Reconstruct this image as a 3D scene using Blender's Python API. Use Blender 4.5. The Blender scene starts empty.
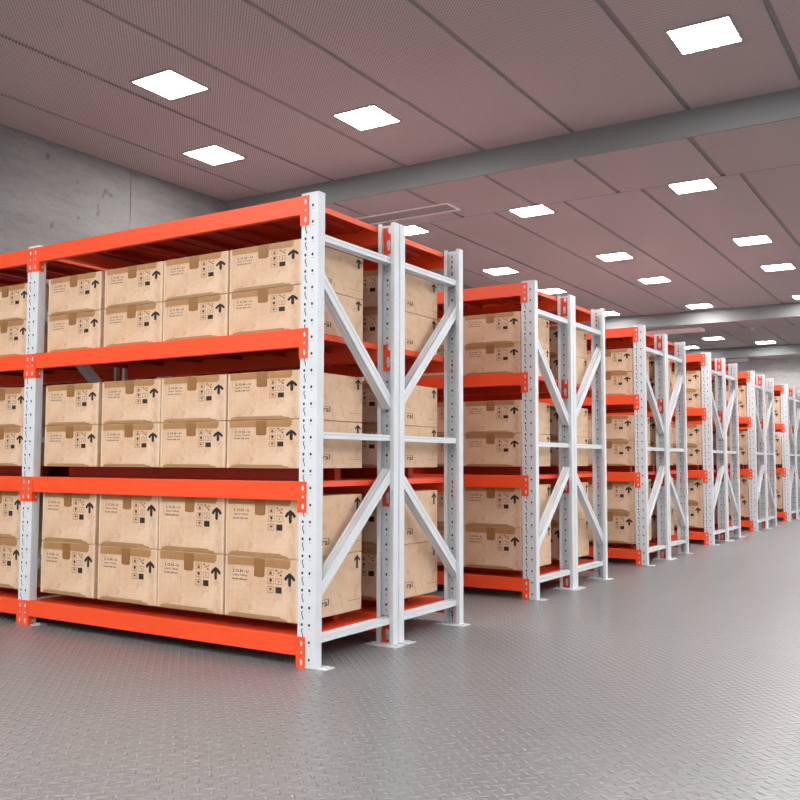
import bpy, bmesh, math, random
from mathutils import Matrix, Vector

random.seed(7)
SC = bpy.context.scene
COL = SC.collection

# ------------------------------------------------------------------ materials
def lin(c):
    return tuple((x / 12.92 if x <= .04045 else ((x + .055) / 1.055) ** 2.4) for x in c)

def rgb(r, g, b):
    return lin((r / 255, g / 255, b / 255)) + (1,)

def new_mat(name):
    m = bpy.data.materials.new(name)
    m.use_nodes = True
    nt = m.node_tree
    return m, nt, nt.nodes['Principled BSDF']

def N(nt, typ, **kw):
    n = nt.nodes.new(typ)
    for k, v in kw.items():
        if k == 'ins':
            for i, x in v.items():
                n.inputs[i].default_value = x
        else:
            setattr(n, k, v)
    return n

def M(nt, op, a, b=None, clamp=False):
    n = nt.nodes.new('ShaderNodeMath')
    n.operation = op
    n.use_clamp = clamp
    for i, x in enumerate((a, b)):
        if x is None:
            continue
        if isinstance(x, (int, float)):
            n.inputs[i].default_value = x
        else:
            nt.links.new(x, n.inputs[i])
    return n.outputs[0]

def MIX(nt, fac, a, b):
    n = nt.nodes.new('ShaderNodeMix')
    n.data_type = 'RGBA'
    for s, x in ((0, fac), (6, a), (7, b)):
        if isinstance(x, (int, float, tuple)):
            n.inputs[s].default_value = x
        else:
            nt.links.new(x, n.inputs[s])
    return n.outputs[2]

def noise(nt, vec, scale, detail=4, rough=.55, stretch=None):
    if stretch:
        mp = N(nt, 'ShaderNodeMapping', ins={3: stretch})
        nt.links.new(vec, mp.inputs[0])
        vec = mp.outputs[0]
    n = N(nt, 'ShaderNodeTexNoise', ins={'Scale': scale, 'Detail': detail, 'Roughness': rough})
    nt.links.new(vec, n.inputs['Vector'])
    return n.outputs[0]

def ramp(nt, fac, lo, hi):
    n = N(nt, 'ShaderNodeMapRange', ins={1: lo, 2: hi})
    n.clamp = True
    nt.links.new(fac, n.inputs[0])
    return n.outputs[0]

def objco(nt):
    return N(nt, 'ShaderNodeTexCoord').outputs['Object']

def plain(name, col, rough=.5, metal=0, var=.06, scale=9, spec=.5):
    m, nt, b = new_mat(name)
    co = objco(nt)
    f = ramp(nt, noise(nt, co, scale), .3, .7)
    c2 = tuple(x * (1 - var) for x in col[:3]) + (1,)
    nt.links.new(MIX(nt, f, col, c2), b.inputs['Base Color'])
    b.inputs['Roughness'].default_value = rough
    b.inputs['Metallic'].default_value = metal
    b.inputs['Specular IOR Level'].default_value = spec
    return m

ORANGE = plain('orange_enamel', (.93, .086, .020, 1), .38, var=.05)
WHITE = plain('white_enamel', rgb(216, 220, 224), .42, var=.05)
HOLE = plain('hole_shadow', (.03, .032, .035, 1), .8)
SLIT = plain('slit_edge', (.22, .225, .23, 1), .7)
GREY_COVER = plain('grey_bounce_cover', (.40, .41, .42, 1), .5, var=.12)
DECK = plain('deep_red_enamel', (.56, .036, .010, 1), .36, var=.06)
INK = plain('black_ink', (.012, .012, .012, 1), .7)
FADED = plain('faded_ink', (.075, .052, .038, 1), .8)
BROWNINK = plain('brown_ink', (.10, .052, .032, 1), .8)
FRAME = plain('light_frame', rgb(150, 145, 145), .5)
VENTM = plain('vent_frame', rgb(250, 226, 224), .5)
VENTIN = plain('vent_mesh', (.40, .345, .34, 1), .7, var=.25, scale=60)

def cardboard():
    m, nt, b = new_mat('cardboard')
    co = objco(nt)
    base, dark, pale = rgb(212, 177, 146), rgb(182, 145, 113), rgb(222, 194, 167)
    f1 = ramp(nt, noise(nt, co, 5, 6, .6), .42, .66)
    f2 = ramp(nt, noise(nt, co, 22, 6, .7, (1, 1, .55)), .52, .72)
    f3 = ramp(nt, noise(nt, co, 90, 3, .6, (.25, 1, 1)), .4, .6)
    c = MIX(nt, f1, base, pale)
    c = MIX(nt, M(nt, 'MULTIPLY', f2, .7), c, dark)
    c = MIX(nt, M(nt, 'MULTIPLY', f3, .10), c, dark)
    # faint vertical corrugation creases near both ends of the printed face
    sx = N(nt, 'ShaderNodeSeparateXYZ')
    nt.links.new(co, sx.inputs[0])
    for x0 in (.045, .36):
        d = M(nt, 'ABSOLUTE', M(nt, 'SUBTRACT', sx.outputs[0], x0))
        line = M(nt, 'LESS_THAN', d, .0012)
        c = MIX(nt, M(nt, 'MULTIPLY', line, .3), c, dark)
    nt.links.new(c, b.inputs['Base Color'])
    b.inputs['Roughness'].default_value = .78
    b.inputs['Specular IOR Level'].default_value = .25
    bp = N(nt, 'ShaderNodeBump', ins={'Strength': .25, 'Distance': .002})
    nt.links.new(f2, bp.inputs['Height'])
    nt.links.new(bp.outputs[0], b.inputs['Normal'])
    return m
CARD = cardboard()
EDGE = plain('worn_cardboard_edge', rgb(224, 202, 178), .8)
TAPE = plain('brown_packing_tape', rgb(176, 130, 84), .38, var=.16, scale=16)
TAPE2 = plain('brown_packing_tape_double', rgb(152, 106, 60), .36, var=.14, scale=16)
TAPE3 = plain('packing_tape_pale', rgb(170, 132, 90), .4, var=.12, scale=16)

def diamond_plate():
    m, nt, b = new_mat('tread_plate')
    co = objco(nt)
    sx = N(nt, 'ShaderNodeSeparateXYZ')
    nt.links.new(co, sx.inputs[0])
    P = .048
    hs = []
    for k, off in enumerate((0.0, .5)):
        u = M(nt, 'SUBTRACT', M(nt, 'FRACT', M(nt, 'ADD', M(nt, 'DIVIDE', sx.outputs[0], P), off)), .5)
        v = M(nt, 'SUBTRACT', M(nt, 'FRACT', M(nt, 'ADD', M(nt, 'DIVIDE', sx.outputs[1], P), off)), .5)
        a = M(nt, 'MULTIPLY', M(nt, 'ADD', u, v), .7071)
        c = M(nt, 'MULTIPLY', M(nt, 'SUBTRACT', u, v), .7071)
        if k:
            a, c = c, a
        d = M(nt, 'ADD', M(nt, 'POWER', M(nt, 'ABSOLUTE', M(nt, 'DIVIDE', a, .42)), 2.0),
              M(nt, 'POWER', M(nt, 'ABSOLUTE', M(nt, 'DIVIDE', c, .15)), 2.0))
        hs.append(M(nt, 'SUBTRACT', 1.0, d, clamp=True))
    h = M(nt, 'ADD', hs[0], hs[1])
    bp = N(nt, 'ShaderNodeBump', ins={'Strength': 1.0, 'Distance': .0055})
    nt.links.new(h, bp.inputs['Height'])
    nt.links.new(bp.outputs[0], b.inputs['Normal'])
    f = ramp(nt, noise(nt, co, 1.3, 5), .35, .7)
    c = MIX(nt, f, (.196, .200, .204, 1), (.185, .189, .193, 1))
    c = MIX(nt, M(nt, 'MULTIPLY', h, .42), c, (.40, .40, .402, 1))  # tread tops painted lighter to stand in for light glints
    nt.links.new(c, b.inputs['Base Color'])
    b.inputs['Roughness'].default_value = .30
    b.inputs['Specular IOR Level'].default_value = .5
    return m
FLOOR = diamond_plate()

def perforated():
    m, nt, b = new_mat('perforated_panel')
    co = objco(nt)
    sx = N(nt, 'ShaderNodeSeparateXYZ')
    nt.links.new(co, sx.inputs[0])
    P = .024
    dots = []
    for off in (0.0, .5):
        u = M(nt, 'SUBTRACT', M(nt, 'FRACT', M(nt, 'ADD', M(nt, 'DIVIDE', sx.outputs[0], P), off)), .5)
        v = M(nt, 'SUBTRACT', M(nt, 'FRACT', M(nt, 'ADD', M(nt, 'DIVIDE', sx.outputs[1], P), off)), .5)
        r = M(nt, 'ADD', M(nt, 'MULTIPLY', u, u), M(nt, 'MULTIPLY', v, v))
        dots.append(M(nt, 'LESS_THAN', r, .038))
    d = M(nt, 'ADD', dots[0], dots[1], clamp=True)
    f = ramp(nt, noise(nt, co, .8, 3), .3, .7)
    c = MIX(nt, f, CEIL_A, CEIL_B)
    c = MIX(nt, d, c, CEIL_D)
    nt.links.new(c, b.inputs['Base Color'])
    b.inputs['Roughness'].default_value = .75
    b.inputs['Specular IOR Level'].default_value = .2
    return m
CEIL_A, CEIL_B, CEIL_D = (.475, .38, .377, 1), (.448, .36, .356, 1), (.17, .135, .135, 1)
PERF = perforated()
GROOVE = plain('ceiling_joint', (.22, .20, .195, 1), .7)
SOFFIT = plain('painted_bulkhead', (.175, .178, .180, 1), .6, var=.08, scale=2)

def concrete(name, k):
    m, nt, b = new_mat(name)
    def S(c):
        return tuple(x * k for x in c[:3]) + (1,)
    co = objco(nt)
    f1 = ramp(nt, noise(nt, co, 1.3, 8, .65, (1, .7, 2.6)), .38, .62)
    f2 = ramp(nt, noise(nt, co, 14, 6, .65), .4, .7)
    pits = ramp(nt, noise(nt, co, 7, 2, .4), .69, .74)
    pits2 = ramp(nt, noise(nt, co, 34, 2, .4, (1, 1, 1.6)), .72, .78)
    c = MIX(nt, f1, S((.42, .41, .40, 1)), S((.30, .29, .283, 1)))
    c = MIX(nt, M(nt, 'MULTIPLY', f2, .35), c, S((.48, .47, .46, 1)))
    st = ramp(nt, noise(nt, co, 3, 5, .7, (1, 1, 6)), .5, .68)
    c = MIX(nt, M(nt, 'MULTIPLY', st, .4), c, S((.24, .232, .226, 1)))
    c = MIX(nt, M(nt, 'MULTIPLY', pits, .6), c, S((.13, .125, .12, 1)))
    c = MIX(nt, M(nt, 'MULTIPLY', pits2, .5), c, S((.15, .145, .14, 1)))
    nt.links.new(c, b.inputs['Base Color'])
    b.inputs['Roughness'].default_value = .85
    bp = N(nt, 'ShaderNodeBump', ins={'Strength': .4, 'Distance': .01})
    nt.links.new(M(nt, 'SUBTRACT', f2, pits), bp.inputs['Height'])
    nt.links.new(bp.outputs[0], b.inputs['Normal'])
    return m
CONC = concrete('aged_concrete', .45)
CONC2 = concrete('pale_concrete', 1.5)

def emitter():
    m, nt, b = new_mat('lit_diffuser')
    b.inputs['Base Color'].default_value = (.9, .9, .9, 1)
    b.inputs['Emission Color'].default_value = (1.0, .985, .97, 1)
    b.inputs['Emission Strength'].default_value = LAMP
    return m
LAMP = 62.0
LIT = emitter()

# ------------------------------------------------------------------ mesh builder
class MB:
    def __init__(self):
        self.bm = bmesh.new()
        self.mats = []

    def mi(self, m):
        if m not in self.mats:
            self.mats.append(m)
        return self.mats.index(m)

    def face(self, vs, m):
        f = self.bm.faces.new([self.bm.verts.new(v) for v in vs])
        f.material_index = self.mi(m)
        return f

    def box(self, x0, x1, y0, y1, z0, z1, m, bev=0):
        bm = self.bm
        v = [bm.verts.new((x, y, z)) for z in (z0, z1) for y in (y0, y1) for x in (x0, x1)]
        fs = []
        for q in ((0, 2, 3, 1), (4, 5, 7, 6), (0, 1, 5, 4), (2, 6, 7, 3), (0, 4, 6, 2), (1, 3, 7, 5)):
            f = bm.faces.new([v[i] for i in q])
            f.material_index = self.mi(m)
            fs.append(f)
        if bev:
            es = list({e for f in fs for e in f.edges})
            bmesh.ops.bevel(bm, geom=es, offset=bev, segments=2, affect='EDGES', profile=.5)

    def prism(self, pts, vec, m):
        """closed outline (list of 3D points) pushed along vec"""
        bm = self.bm
        vec = Vector(vec)
        a = [bm.verts.new(p) for p in pts]
        b = [bm.verts.new(Vector(p) + vec) for p in pts]
        n = len(pts)
        k = self.mi(m)
        for i in range(n):
            f = bm.faces.new((a[i], a[(i + 1) % n], b[(i + 1) % n], b[i]))
            f.material_index = k
        for q in (list(reversed(a)), b):
            f = bm.faces.new(q)
            f.material_index = k

    def disc(self, c, r, axis, m, n=10, rz=None):
        """thin flat disc facing +-axis ('y' or 'x'), elliptic when rz is given"""
        rz = rz or r
        ps = []
        for i in range(n):
            t = 2 * math.pi * i / n
            if axis == 'y':
                ps.append((c[0] + r * math.cos(t), c[1], c[2] + rz * math.sin(t)))
            else:
                ps.append((c[0], c[1] + r * math.cos(t), c[2] + rz * math.sin(t)))
        self.face(ps, m)

    def build(self, name, parent=None, normals=True):
        if normals:
            bmesh.ops.recalc_face_normals(self.bm, faces=self.bm.faces[:])
        me = bpy.data.meshes.new(name)
        self.bm.to_mesh(me)
        self.bm.free()
        for m in self.mats:
            me.materials.append(m)
        o = bpy.data.objects.new(name, me)
        COL.objects.link(o)
        if parent:
            o.parent = parent
        return o

def tag(o, label, cat, group=None):
    o['label'] = label
    o['category'] = cat
    if group:
        o['group'] = group
    return o

def thing(name, loc, label, cat, group=None):
    o = bpy.data.objects.new(name, None)
    o.empty_display_size = .1
    COL.objects.link(o)
    o.location = loc
    return tag(o, label, cat, group)

def struct(mb, name):
    o = mb.build(name)
    o['kind'] = 'structure'
    return o

def copy_tree(o, kids, parent=None):
    c = o.copy()
    COL.objects.link(c)
    if parent:
        c.parent = parent
    for ch in kids.get(o.name, ()):
        copy_tree(ch, kids, c)
    return c

def child_map():
    d = {}
    for o in bpy.data.objects:
        if o.parent:
            d.setdefault(o.parent.name, []).append(o)
    return d

# ------------------------------------------------------------------ room shell
XW, XE, YS, YN, ZC = -4.1, 7.0, -7.0, 19.7, 3.5
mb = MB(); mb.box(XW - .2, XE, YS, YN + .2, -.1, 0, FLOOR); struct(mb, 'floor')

# left wall: cast panels with narrow vertical form joints
mb = MB()
ys = [YS, -2.2, .17, 2.55, 4.9, 6.8, 9.05, 11.3, 13.55, 15.8, 18.05, YN + .2]
for a, b in zip(ys[:-1], ys[1:]):
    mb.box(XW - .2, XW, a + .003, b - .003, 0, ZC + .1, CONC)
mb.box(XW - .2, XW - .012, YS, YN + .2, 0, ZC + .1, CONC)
struct(mb, 'wall_left')
mb = MB()
xs = [XW, -1.9, .4, 2.7, 5.0, XE]
for a, b in zip(xs[:-1], xs[1:]):
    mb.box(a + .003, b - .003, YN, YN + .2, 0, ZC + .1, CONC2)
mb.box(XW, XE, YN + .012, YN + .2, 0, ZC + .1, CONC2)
struct(mb, 'wall_back')

GX = [XW, -3.57, -2.74, -1.94, -1.15, -.345, .575, 1.385, 2.2, 3.0, 3.8, 4.6, 5.4, 6.2, XE]
GW = .021
def panels(mb, y0, y1, z, th=.012):
    for i, (a, b) in enumerate(zip(GX[:-1], GX[1:])):
        mb.box(a + (GW if i else 0), b - GW, y0, y1, z, z + th, PERF)
SF = [(3.79, 4.915, 3.289), (13.18, 14.20, 3.270), (18.87, YN, 3.27)]
mb = MB()
for y0, y1 in ((YS, SF[0][0]), (SF[0][1], SF[1][0]), (SF[1][1], SF[2][0])):
    panels(mb, y0, y1, ZC)
mb.box(XW, XE, YS, YN, ZC + .012, ZC + .1, GROOVE)
struct(mb, 'ceiling')
for i, (y0, y1, z) in enumerate(SF):
    mb = MB()
    panels(mb, y0 + .02, y1 - (.02 if i < 2 else 0), z)
    mb.box(XW, XE, y0, y0 + .02, z, ZC + .015, SOFFIT)
    if i < 2:
        mb.box(XW, XE, y1 - .02, y1, z, ZC + .015, SOFFIT)
    mb.box(XW, XE, y0 + .02, y1 - .02, z + .012, z + .05, GROOVE)
    struct(mb, 'trim_%d' % (i + 1))

# ------------------------------------------------------------------ ceiling lamps
lamps = [
    (-2.40, 1.405, 'square ceiling light farthest to the upper left, near the concrete wall top'),
    (-1.57, 2.65, 'square ceiling light above the end posts of the nearest rack'),
    (-3.185, 2.665, 'square ceiling light above the left shelves, just before the grey bulkhead'),
    (.98, 2.63, 'largest square ceiling light, at the upper right before the grey bulkhead'),
    (.10, 5.73, 'square ceiling light tucked behind the bulkhead edge at the right'),
    (-1.57, 5.72, 'square ceiling light at the bulkhead edge, to the right of the air vent'),
    (-3.12, 5.73, 'square ceiling light seen just over the middle posts of the nearest rack'),
    (.14, 8.30, 'square ceiling light over the open aisle, second beyond the bulkhead'),
    (-1.55, 8.29, 'square ceiling light above the second rack, between two long panel joints'),
    (-3.2, 8.33, 'square ceiling light directly above the front beam of the second rack'),
    (.12, 10.07, 'square ceiling light over the right aisle, third beyond the bulkhead'),
    (-1.57, 10.08, 'square ceiling light directly above the end posts of the third rack'),
    (-3.2, 10.1, 'square ceiling light peeking between the posts of the second rack'),
    (.10, 12.65, 'square ceiling light cut by the right picture edge before the second bulkhead'),
    (-1.58, 12.68, 'square ceiling light just before the second bulkhead, above the fourth rack'),
    (-3.2, 12.65, 'square ceiling light partly hidden by the back post of the second rack'),
    (-1.55, 18.25, 'square ceiling light beyond the second bulkhead, the right one of the far row'),
    (-2.38, 17.0, 'square ceiling light beyond the second bulkhead, middle of the far group'),
    (-3.23, 18.3, 'square ceiling light beyond the second bulkhead, hidden mostly behind the third rack'),
]
fill_lamps = [(2.6, 2.63), (1.8, 5.73), (1.8, 8.3), (1.8, 12.65), (.98, 18.0), (-.1, 16.4), (1.8, 16.4), (.9, 15.0), (2.6, 15.0), (3.4, 17.3), (1.8, 18.2)]  # unseen lamps added as fill for rack fronts, sides and far end
fill_lamps += [(x, y) for y in (-2.6, -4.1, -5.6) for x in (-3.2, -1.6, 0, 1.6, 3.2)]
fill_lamps += [(x, y) for y in (.1, 1.4, 2.7, 5.73, 8.3, 10.08) for x in (4.2, 5.8)]
lamp0 = None
for i, (x, y, lb) in enumerate(lamps + [(x, y, None) for x, y in fill_lamps]):
    if lb is None:
        lb = 'added fill light out of view, square ceiling panel over the open floor'
    if lamp0 is None:
        t = thing('ceiling_light', (x, y, ZC), lb, 'ceiling light', 'square ceiling lights')
        a, b = .181, .197
        mb = MB()
        for q in ((-b, b, -b, -a), (-b, b, a, b), (-b, -a, -a, a), (a, b, -a, a)):
            mb.box(q[0], q[1], q[2], q[3], -.008, 0, FRAME)
        mb.build('frame', t)
        mb = MB(); mb.box(-a, a, -a, a, -.006, -.001, LIT); mb.build('diffuser', t)
        lamp0 = t
        kids = child_map()
    else:
        t = copy_tree(lamp0, kids)
        t.location = (x, y, ZC)
        tag(t, lb, 'ceiling light', 'square ceiling lights')

# ------------------------------------------------------------------ air vents on the bulkheads
for x1, x0, y0, z, lb in ((-1.817, -3.3, 4.36, 3.289, 'long pink framed air vent on the bulkhead above the nearest rack'),
                          (-1.79, -3.3, 13.6, 3.270, 'long narrow air vent on the second bulkhead above the third rack'),
                          (-2.15, -3.9, 19.2, 3.270, 'long air vent on the farthest bulkhead by the back wall')):
    t = thing('air_vent', (x1, y0, z), lb, 'vent', 'air vents in the bulkheads')
    L, W, H = x0 - x1, .26, (.012 if y0 < 5 else .055)
    mb = MB()
    mb.box(L, 0, 0, .015, -H, 0, VENTM); mb.box(L, 0, W - .015, W, -H, 0, VENTM)
    mb.box(L, L + .022, .015, W - .015, -H, 0, VENTM); mb.box(-.022, 0, .015, W - .015, -H, 0, VENTM)
    mb.build('frame', t)
    mb = MB()
    mb.box(L + .022, -.022, .015, W - .015, -.004, 0, VENTIN)
    for k in range(6):
        yy = .04 + k * (W - .08) / 5
        mb.box(L + .022, -.022, yy - .004, yy + .004, -.009, -.004, VENTM if k in (9,) else VENTIN)
    mb.build('grille', t)
mb = MB()
mb.box(-.03, .03, -.03, .03, -.01, 0, WHITE)
for k, (r, z) in enumerate(((.028, -.02), (.02, -.035))):
    mb.box(-r, r, -r, r, z - .012, z + .011, WHITE, bev=.004)
o = mb.build('ceiling_sprinkler')
o.location = (-1.02, 14.1, 3.27)
tag(o, 'tiny white sprinkler head under the second bulkhead', 'sprinkler')

# ------------------------------------------------------------------ racks
W_, D_, LIP, T_ = .094, .045, .021, .0025
PITCH = 1.866
MID = .641
TOPS = (.128, .769, 1.418, 1.989)
HPOST = 2.0

def make_upright(parent, k, side, orange_marks):
    """channel post k bays from the end; side -1 = web on the aisle side (y=0), +1 = web at y=MID"""
    x1 = -PITCH * k
    def Y(y):
        return y if side < 0 else MID - y
    w, d, l, t, r = W_, D_, LIP, T_, .004
    prof = [(-w, d), (-w, r), (-w + r * .3, r * .3), (-w + r, 0), (-r, 0), (-r * .3, r * .3), (0, r), (0, d), (-l, d), (-l, d - t), (-t, d - t),
            (-t, t), (-w + t, t), (-w + t, d - t), (-w + l, d - t), (-w + l, d)]
    mb = MB()
    mb.prism([(x1 + px, Y(py), .002) for px, py in prof], (0, 0, HPOST - .002), WHITE)
    out, inn = Y(-.0004), Y(t + .0004)
    for i in range(28):
        z = 1.943 - .0706 * i
        for yy, xs_ in ((out, (-.069, -.031)), (inn, (-.067, -.031))):
            for xx in xs_:
                mb.disc((x1 + xx, yy, z), .0058, 'y', HOLE, 8, .0068)
        # teardrop slit below the left hole, short tick below the right one
        sx, zz = x1 - .071, z - .016
        pl = [(0, 0), (-.001, -.014), (.004, -.022), (.006, -.034)]
        for (ax, az), (bx, bz) in zip(pl[:-1], pl[1:]):
            mb.face([(sx + ax, out, zz + az), (sx + ax + .0048, out, zz + az), (sx + bx + .0048, out, zz + bz), (sx + bx, out, zz + bz)], HOLE)
        mb.face([(sx, out, zz), (sx + .010, out, zz + .001), (sx + .010, out, zz - .0015), (sx, out, zz - .002)], SLIT)
        mb.face([(x1 - .036, out, z - .0145), (x1 - .024, out, z - .0145), (x1 - .024, out, z - .0165), (x1 - .036, out, z - .0165)], SLIT)
        mb.face([(x1 - .071, inn, z - .018), (x1 - .064, inn, z - .024), (x1 - .064, inn, z - .034), (x1 - .069, inn, z - .028)], SLIT)
    if orange_marks:
        for tz in TOPS:
            for dz, rr in ((.02, .007), (.05, .005), (.075, .009), (.105, .006)):
                mb.disc((x1 - .067 + .004 * math.sin(dz * 300), Y(t + .0008), tz - dz), rr * .8, 'y', ORANGE, 7, rr * 1.3)
    o = mb.build('upright', parent)
    mb = MB()
    y0, y1 = sorted((Y(.010), Y(.078 if side < 0 else .095)))
    mb.box(x1 - (.094 if side < 0 else .126), x1 + .046, y0, y1, 0, .0035, WHITE)
    for bx in ((.024,) if side < 0 else (-.110, .024)):
        mb.box(x1 + bx - .008, x1 + bx + .008, (y0 + y1) / 2 - .008, (y0 + y1) / 2 + .008, .0035, .009, WHITE, bev=.002)
    mb.build('foot_plate', o)
    return o

def make_brace(parent, k, p0, p1, h):
    """grooved channel bar in the frame plane between two (y, z) points on its axis"""
    x1 = -PITCH * k
    (ya, za), (yb, zb) = p0, p1
    d = Vector((0, yb - ya, zb - za))
    n = Vector((0, -d.z, d.y)).normalized()
    a = h / 2
    g = .003
    # outline in (x, n): grooves along the outer face and along both edges
    o = [(-.020, -a), (-.020, -a * .30), (-.020 - g, -a * .22), (-.020 - g, a * .22), (-.020, a * .30), (-.020, a),
         (-.032, a), (-.034, a - g), (-.040, a - g), (-.042, a), (-.048, a), (-.050, a - g), (-.056, a - g), (-.058, a), (-.066, a),
         (-.066, -a), (-.058, -a), (-.056, -a + g), (-.050, -a + g), (-.048, -a), (-.042, -a), (-.040, -a + g), (-.034, -a + g), (-.032, -a)]
    base = Vector((0, ya, za))
    mb = MB()
    # ends are cut upright (parallel to the posts)
    bm = mb.bm
    kx = mb.mi(WHITE)
    ra, rb = [], []
    for x, q in o:
        p = base + n * q
        tt = (ya - p.y) / d.y
        p0_ = p + d * tt
        p1_ = p0_ + d
        ra.append(bm.verts.new((x1 + x, p0_.y, p0_.z)))
        rb.append(bm.verts.new((x1 + x, p1_.y, p1_.z)))
    m = len(o)
    for i in range(m):
        bm.faces.new((ra[i], ra[(i + 1) % m], rb[(i + 1) % m], rb[i])).material_index = kx
    bm.faces.new(ra).material_index = kx
    bm.faces.new(list(reversed(rb))).material_index = kx
    return mb.build('brace', parent)

def make_beam(parent, k, top, side, inside):
    xl, xr = -PITCH * (k + 1), -PITCH * k - W_
    def Y(y):
        return y if side < 0 else MID - y
    y0, y1 = sorted((Y(0 if inside else -.003), Y(.026)))
    mb = MB()
    mb.box(xl + .003, xr - .003, y0, y1, top - .080, top, ORANGE, bev=.0025)
    ob = mb.build('beam', parent)
    for s, px in ((1, xr), (-1, xl)):
        # s=+1: right end of the beam, plate turned onto the face of the post at its right
        mb = MB()
        q0, q1 = sorted((px - s * .003, px))
        mb.box(q0, q1, y0, y1 + (.004 if side < 0 else 0), top - .13, top, ORANGE)
        if not inside:
            a, b = sorted((px - s * .003, px + s * .0445))
            ya, yb = sorted((Y(-.0035), Y(-.0005)))
            yo = Y(-.0038)
            mb.box(a, b, ya, yb, top - .13, top, ORANGE, bev=.0008)
            cx = px + s * .026
            for f, ww, hh in ((.21, .0055, .011), (.49, .0042, .0048), (.80, .0055, .012)):
                mb.disc((cx, yo, top - .13 * f), ww, 'y', WHITE, 10, hh)
            mb.disc((px - s * .0034, Y(.022), top - .105), .005, 'x', WHITE, 8)
        elif s > 0:
            # rear plate hooks show inside the open channel of the post
            a, b = px + .006, px + .078
            ya, yb = sorted((Y(T_ + .0004), Y(T_ + .003)))
            mb.box(a, b, ya, yb, top - .13, top, ORANGE)
            yo = Y(T_ + .0034)
            cx = px + .036
            for f, ww, hh in ((.12, .010, .016), (.62, .011, .020), (.78, .008, .012)):
                mb.disc((cx + (.005 if f < .2 else 0), yo, top - .13 * f), ww, 'y', WHITE, 10, hh)
        mb.build('end_plate', ob)
    return ob

def make_deck(parent, k, top, rail_h):
    xl, xr = -PITCH * (k + 1) + .004, -PITCH * k - W_ - .004
    y0, y1 = .0275, MID - .0275
    mb = MB()
    n = 6
    step = (xr - xl) / n
    for i in range(n):
        a, b = xl + i * step, xl + (i + 1) * step - .0015
        mb.box(a, b, y0, y1, top - .003, top - .0005 - (.001 if top > 1.9 else 0), DECK)
        if top > 1.9:
            mb.box(a + .002, b - .002, y0, y1, top - .0015, top - .0005, GREY_COVER)  # unseen grey top face, added to cut red bounce onto the ceiling
        for q, e in ((a, i == 0), (b - .0025, i == n - 1)):
            mb.box(q, q + .0025, y0, y1, top - .027, top - .003, ORANGE if e else DECK)
        mb.box(a + .0025, a + .014, y0, y1, top - .027, top - .0245, DECK)
        mb.box(b - .014, b - .0025, y0, y1, top - .027, top - .0245, DECK)
        c = (a + b) / 2
        mb.prism([(c - .03, y0, top - .003), (c - .018, y0, top - .012), (c + .018, y0, top - .012), (c + .03, y0, top - .003)], (0, y1 - y0, 0), DECK)
    o = mb.build('deck', parent)
    if rail_h:
        for ya in (.20, .40):
            mb = MB()
            mb.box(xl + .03, xr - .10, ya, ya + .045, top - .0005, top + rail_h - .0006, DECK, bev=.002)
            r = mb.build('deck_rail', parent)
    return o

BOXZ = (.171, .823, 1.4189)
def make_rack(name, label, second):
    t = thing(name, (0, 0, 0), label, 'rack', 'steel racks standing in rows')
    for k in range(3):
        make_upright(t, k, -1, False)
        make_upright(t, k, 1, second)
        fl = (lambda y: MID - y) if second else (lambda y: y)
        for z, h in ((1.8145, .030), (.965, .028), (.112, .030)):
            make_brace(t, k, (fl(.010), z), (fl(MID - .010), z), h)
        make_brace(t, k, (fl(.012), 1.684), (fl(.600), 1.133), .048)
        make_brace(t, k, (fl(.012), .268), (fl(.600), .789), .048)
    for k in range(2):
        for i, top in enumerate(TOPS):
            make_beam(t, k, top, -1, False)
            make_beam(t, k, top, 1, not second)
            make_deck(t, k, top, (BOXZ[i] - top) if i < 2 else 0)
        mb = MB()
        xl = -PITCH * (k + 1)
        mb.box(xl + .150, xl + .190, .027, MID - .027, 1.912, 1.961, ORANGE, bev=.002)
        mb.build('cross_bar', t)
    return t

ROWY = (0, 2.237, 4.475, 6.712, 8.95, 11.30)
ORD = ('nearest', 'second nearest', 'third', 'fourth', 'fifth', 'sixth')
BOFF = .6465
LBF = 'aisle-side half of the %s white and orange steel rack, posts facing the camera'
LBB = 'rear half of the %s white and orange steel rack, bolted behind its front half'
rackA = make_rack('storage_rack', LBF % ORD[0], False)
rackB = make_rack('storage_rack', LBB % ORD[0], True)
rackB.location.y = BOFF
kids = child_map()
for i in range(1, 6):
    for src, off, lb in ((rackA, 0, LBF), (rackB, BOFF, LBB)):
        c = copy_tree(src, kids)
        c.location = (0, ROWY[i] + off, 0)
        tag(c, lb % ORD[i], 'rack', 'steel racks standing in rows')

# ------------------------------------------------------------------ cardboard boxes
BW, BD, BH = .416, .470, .265
X0 = -.530          # left edge of the box beside the end posts
def text_polys(s, size, sp=1.0, bold=0.0):
    cu = bpy.data.curves.new('lettering', 'FONT')
    cu.body = s
    cu.size = size
    cu.space_character = sp
    cu.resolution_u = 2
    cu.offset = bold
    o = bpy.data.objects.new('lettering', cu)
    COL.objects.link(o)
    bpy.context.view_layer.update()
    me = bpy.data.meshes.new_from_object(o)
    polys = [[me.vertices[i].co.copy() for i in p.vertices] for p in me.polygons]
    bpy.data.objects.remove(o)
    bpy.data.meshes.remove(me)
    bpy.data.curves.remove(cu)
    return polys

def fit_text(s, x0, x1, z0, z1, sp=1.0, bold=.025):
    ps = text_polys(s, 1, sp, bold)
    ax = [v.x for p in ps for v in p]; az = [v.y for p in ps for v in p]
    fx = (x1 - x0) / (max(ax) - min(ax)); fz = (z1 - z0) / (max(az) - min(az))
    return [[(x0 + (v.x - min(ax)) * fx, z0 + (v.y - min(az)) * fz) for v in p] for p in ps]

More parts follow.
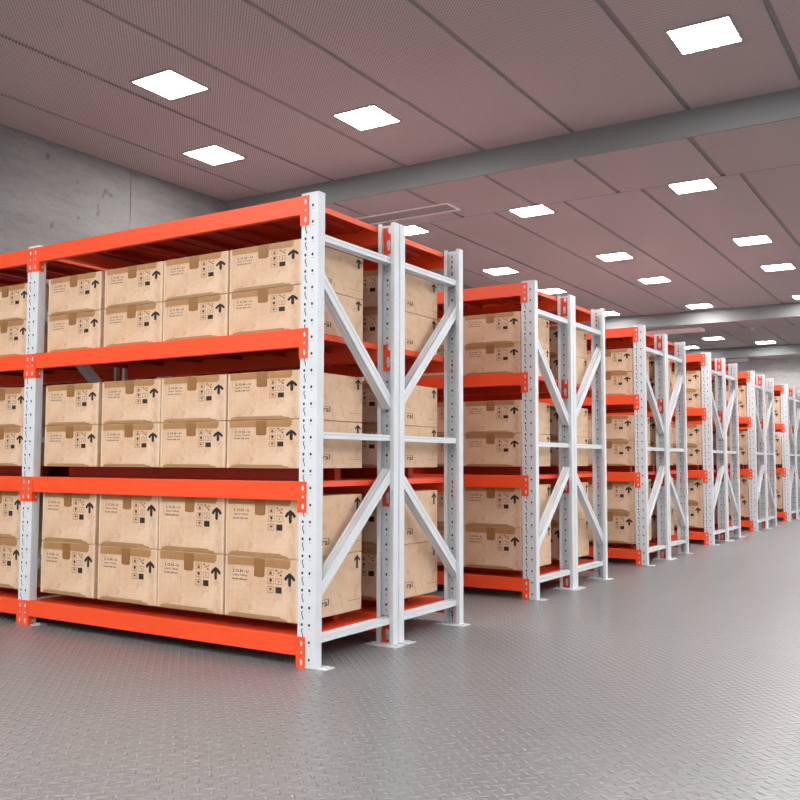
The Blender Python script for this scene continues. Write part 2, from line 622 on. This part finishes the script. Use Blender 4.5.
def make_box():
    root = None
    mb = MB()
    mb.box(0, BW, 0, BD, 0, BH, CARD, bev=.004)
    # worn pale front edge strips along the two vertical corners
    for a, b in ((.0035, .010), (BW - .010, BW - .0035)):
        mb.face([(a, -.0002, .006), (b, -.0002, .006), (b, -.0002, BH - .006), (a, -.0002, BH - .006)], EDGE)
    yf = -.0004
    def F(pts, m):
        mb.face([(x, yf, z) for x, z in pts], m)
    def rect(x0, x1, z0, z1, m):
        F([(x0, z0), (x1, z0), (x1, z1), (x0, z1)], m)
    def frame(x0, x1, z0, z1, m, w=.0018):
        rect(x0, x1, z0, z0 + w, m); rect(x0, x1, z1 - w, z1, m)
        rect(x0, x0 + w, z0 + w, z1 - w, m); rect(x1 - w, x1, z0 + w, z1 - w, m)
    def bar(xa, za, xb, zb, w, m):
        dx, dz = xb - xa, zb - za
        l = math.hypot(dx, dz); nx, nz = -dz / l * w / 2, dx / l * w / 2
        F([(xa + nx, za + nz), (xb + nx, zb + nz), (xb - nx, zb - nz), (xa - nx, za - nz)], m)
    for p in fit_text('LOH-U', .049, .139, .194, .207, 1.45):
        F(p, INK)
    for p in fit_text('USEFUL THINGS', .047, .133, .178, .1865, 1.1):
        F(p, FADED)
    for p in fit_text('Handle with care', .044, .132, .161, .1705, 1.0):
        F(p, FADED)
    # handling symbols, two columns of three
    c1, c2, s, h = .247, .292, .035, .0265
    rows = (.1925, .1555, .1185)
    frame(c1, c1 + s, rows[0], rows[0] + h, FADED, .0013)
    rect(c1 + .010, c1 + s - .010, rows[0] + .004, rows[0] + .009, FADED)
    rect(c1 + .012, c1 + s - .012, rows[0] + .010, rows[0] + .016, FADED)
    bar(c1 + .008, rows[0] + .021, c1 + s - .008, rows[0] + .021, .0015, FADED)
    bar(c2, rows[0] + h, c2 + s - .002, rows[0] + .001, .0024, INK)
    bar(c2 + .006, rows[0] + .009, c2 + s + .003, rows[0] + h - .007, .0016, FADED)
    bar(c2 + s - .011, rows[0] + .003, c2 + s, rows[0] + .002, .005, INK)
    bar(c2, rows[0] + h - .007, c2 + .010, rows[0] + h - .001, .0035, FADED)
    bar(c2 + s - .006, rows[0] + h - .011, c2 + s - .002, rows[0] + h - .004, .0045, FADED)
    frame(c1, c1 + s, rows[1], rows[1] + h, FADED, .0013)
    F([(c1 + .011, rows[1] + .023), (c1 + .012, rows[1] + .012), (c1 + .018, rows[1] + .009), (c1 + .024, rows[1] + .012), (c1 + .025, rows[1] + .023)], INK)
    rect(c1 + .017, c1 + .019, rows[1] + .005, rows[1] + .010, FADED)
    rect(c1 + .012, c1 + .024, rows[1] + .003, rows[1] + .005, FADED)
    frame(c2, c2 + s, rows[1] + .001, rows[1] + h - .001, BROWNINK, .0018)
    bar(c2 + .018, rows[1] + .008, c2 + .018, rows[1] + .018, .0045, BROWNINK)
    frame(c1 - .001, c1 + s - .001, rows[2], rows[2] + h, BROWNINK, .0018)
    F([(c1 + .008, rows[2] + .013), (c1 + .012, rows[2] + .019), (c1 + .018, rows[2] + .021), (c1 + .024, rows[2] + .018), (c1 + .027, rows[2] + .013)], BROWNINK)
    rect(c1 + .0165, c1 + .0185, rows[2] + .005, rows[2] + .013, BROWNINK)
    rect(c2 + .001, c2 + s, rows[2], rows[2] + h, INK)
    # thick rounded arrow with drooping arms
    ax, az = .370, .2015
    for sg in (-1, 1):
        bar(ax + sg * .0235, az - .0200, ax + sg * .011, az - .0055, .0142, INK)
        bar(ax + sg * .0135, az - .0085, ax - sg * .002, az + .0025, .0115, INK)
    bar(ax, az - .004, ax, az - .0435, .0165, INK)
    for (x, z, r) in ((ax - .0235, az - .0200, .0062), (ax + .0235, az - .0200, .0062), (ax, az - .0435, .0074), (ax, az + .002, .0055)):
        F([(x + r * math.cos(2 * math.pi * i / 10), z + r * math.sin(2 * math.pi * i / 10)) for i in range(10)], INK)
    # end face print: slim arrow near the back, word tail near the front
    xe = BW + .0004
    def E(pts, m):
        mb.face([(xe, y, z) for y, z in pts], m)
    ay, at = .432, .253
    E([(ay - .024, at - .020), (ay, at), (ay + .026, at - .022), (ay + .022, at - .030), (ay, at - .014), (ay - .022, at - .030)], INK)
    E([(ay - .016, at - .020), (ay, at - .003), (ay + .016, at - .020)], INK)
    E([(ay - .0075, at - .010), (ay + .0075, at - .010), (ay + .0075, at - .062), (ay - .0075, at - .062)], INK)
    for p in fit_text('ral', .162, .217, .048, .076, 1.05):
        E(p, BROWNINK)
    E([(.14, .0765), (.219, .0765), (.219, .0785), (.14, .0785)], BROWNINK)
    E([(.36, .050), (BD - .01, .049), (BD - .01, .0505), (.36, .0515)], FADED)
    root = mb.build('cardboard_box', normals=False)
    # tape strips, each wrapped round the edge it seals
    th = .0007
    def strip(name, front, topdepth, m, torn=True):
        """front: (x, z) outline on the printed face; topdepth: reach over the top or bottom"""
        b = MB()
        b.prism([(x, -.0009, z) for x, z in front], (0, .0006, 0), m)
        x0 = min(x for x, z in front); x1 = max(x for x, z in front)
        zt = max(z for x, z in front)
        if topdepth:
            b.prism([(x0, -.0009, BH - .004), (x0, .0035, BH + .0004), (x0, topdepth, BH + .0004), (x0, topdepth, BH + .0001), (x0, .004, BH + .0001), (x0, -.0004, BH - .004)],
                    (x1 - x0, 0, 0), m)
        return b.build(name, root)
    z = BH
    strip('packing_tape', [(.016, z - .003), (.017, z - .040), (.10, z - .0385), (.25, z - .0395), (.362, z - .041), (.366, z - .034), (.374, z - .030),
                           (.369, z - .022), (.377, z - .016), (.371, z - .009), (.374, z - .003)], .05, TAPE)
    b = MB()
    b.prism([(.172, -.0017, z - .003), (.172, -.0017, z - .078), (.176, -.0017, z - .082), (.200, -.0017, z - .0845), (.224, -.0017, z - .083), (.231, -.0017, z - .078), (.232, -.0017, z - .003)],
            (0, .0006, 0), TAPE2)
    b.prism([(.172, .001, z + .0012), (.172, BD - .001, z + .0012), (.172, BD - .001, z + .0006), (.172, .001, z + .0006)], (.060, 0, 0), TAPE2)
    b.build('packing_tape', root)
    strip('packing_tape', [(.018, .002), (.030, .016), (.06, .0205), (.20, .0195), (.315, .0200), (.33, .013), (.352, .0115), (.362, .002)], 0, TAPE3)
    return root

ZS = (1.0, .797, .745)
COLX = [X0 - .0 , -.955, -1.376, -1.818]
LVL = ('bottom', 'middle', 'top')
NTH = ('first', 'second', 'third', 'fourth')
box0 = None
def place(row, half, bay, col, lvl, up):
    global box0, kids
    bh = BH * ZS[lvl]
    x = COLX[col] - PITCH * bay
    y = ROWY[row] + (BOFF + .060 if half else 0) + .030
    z = BOXZ[lvl] + up * (bh + .0016)
    where = 'rear half of' if half else 'front of'
    pos = ('left bay, ' if bay else '') + NTH[col] + (' from shared post' if bay else ' from end post')
    lb = '%s cardboard box, %s, %s shelf, %s %s rack' % ('upper' if up else 'lower', pos, LVL[lvl], where, ORD[row].replace('sixth and ', ''))
    if box0 is None:
        o = box0 = make_box()
        kids = child_map()
    else:
        o = copy_tree(box0, kids)
    o.location = (x, y, z)
    o.scale = (1, 1, ZS[lvl])
    tag(o, lb, 'box', 'taped cardboard boxes on the racks')

for row in range(6):
    cols = [(0, 0, c) for c in range(4 if row == 0 else 2)]
    if row == 0:
        cols += [(0, 1, 0), (0, 1, 1)]
    cols += [(1, 0, 0)] + ([(1, 0, 1)] if row == 0 else [])
    for half, bay, c in cols:
        for lvl in range(3):
            for up in range(2):
                place(row, half, bay, c, lvl, up)

# ------------------------------------------------------------------ camera, world, view
cd = bpy.data.cameras.new('camera')
cam = bpy.data.objects.new('camera', cd)
COL.objects.link(cam)
yaw, pit, rol = -0.5631058851525056, 0.06665140781936647, 0.002929709765860987
fw = Vector((math.sin(yaw) * math.cos(pit), math.cos(yaw) * math.cos(pit), math.sin(pit)))
r0 = Vector((math.cos(yaw), -math.sin(yaw), 0)); u0 = r0.cross(fw)
r = math.cos(rol) * r0 + math.sin(rol) * u0
u = -math.sin(rol) * r0 + math.cos(rol) * u0
mat = Matrix((r, u, -fw)).transposed().to_4x4()
mat.translation = Vector((2.32588669905036, -3.035044036429901, 0.856605921049938))
cam.matrix_world = mat
cd.sensor_width = 36
cd.lens = 913.2577858924552 / 800 * 36
cd.clip_start = .05
SC.camera = cam

w = bpy.data.worlds.new('world')
SC.world = w
w.use_nodes = True
bg = w.node_tree.nodes['Background']
bg.inputs[0].default_value = (.93, .97, 1.0, 1)
bg.inputs[1].default_value = .8

vs = SC.view_settings
vs.view_transform = 'Standard'
vs.look = 'None'
vs.exposure = 0.45
vs.gamma = 1.0
vs.use_curve_mapping = False
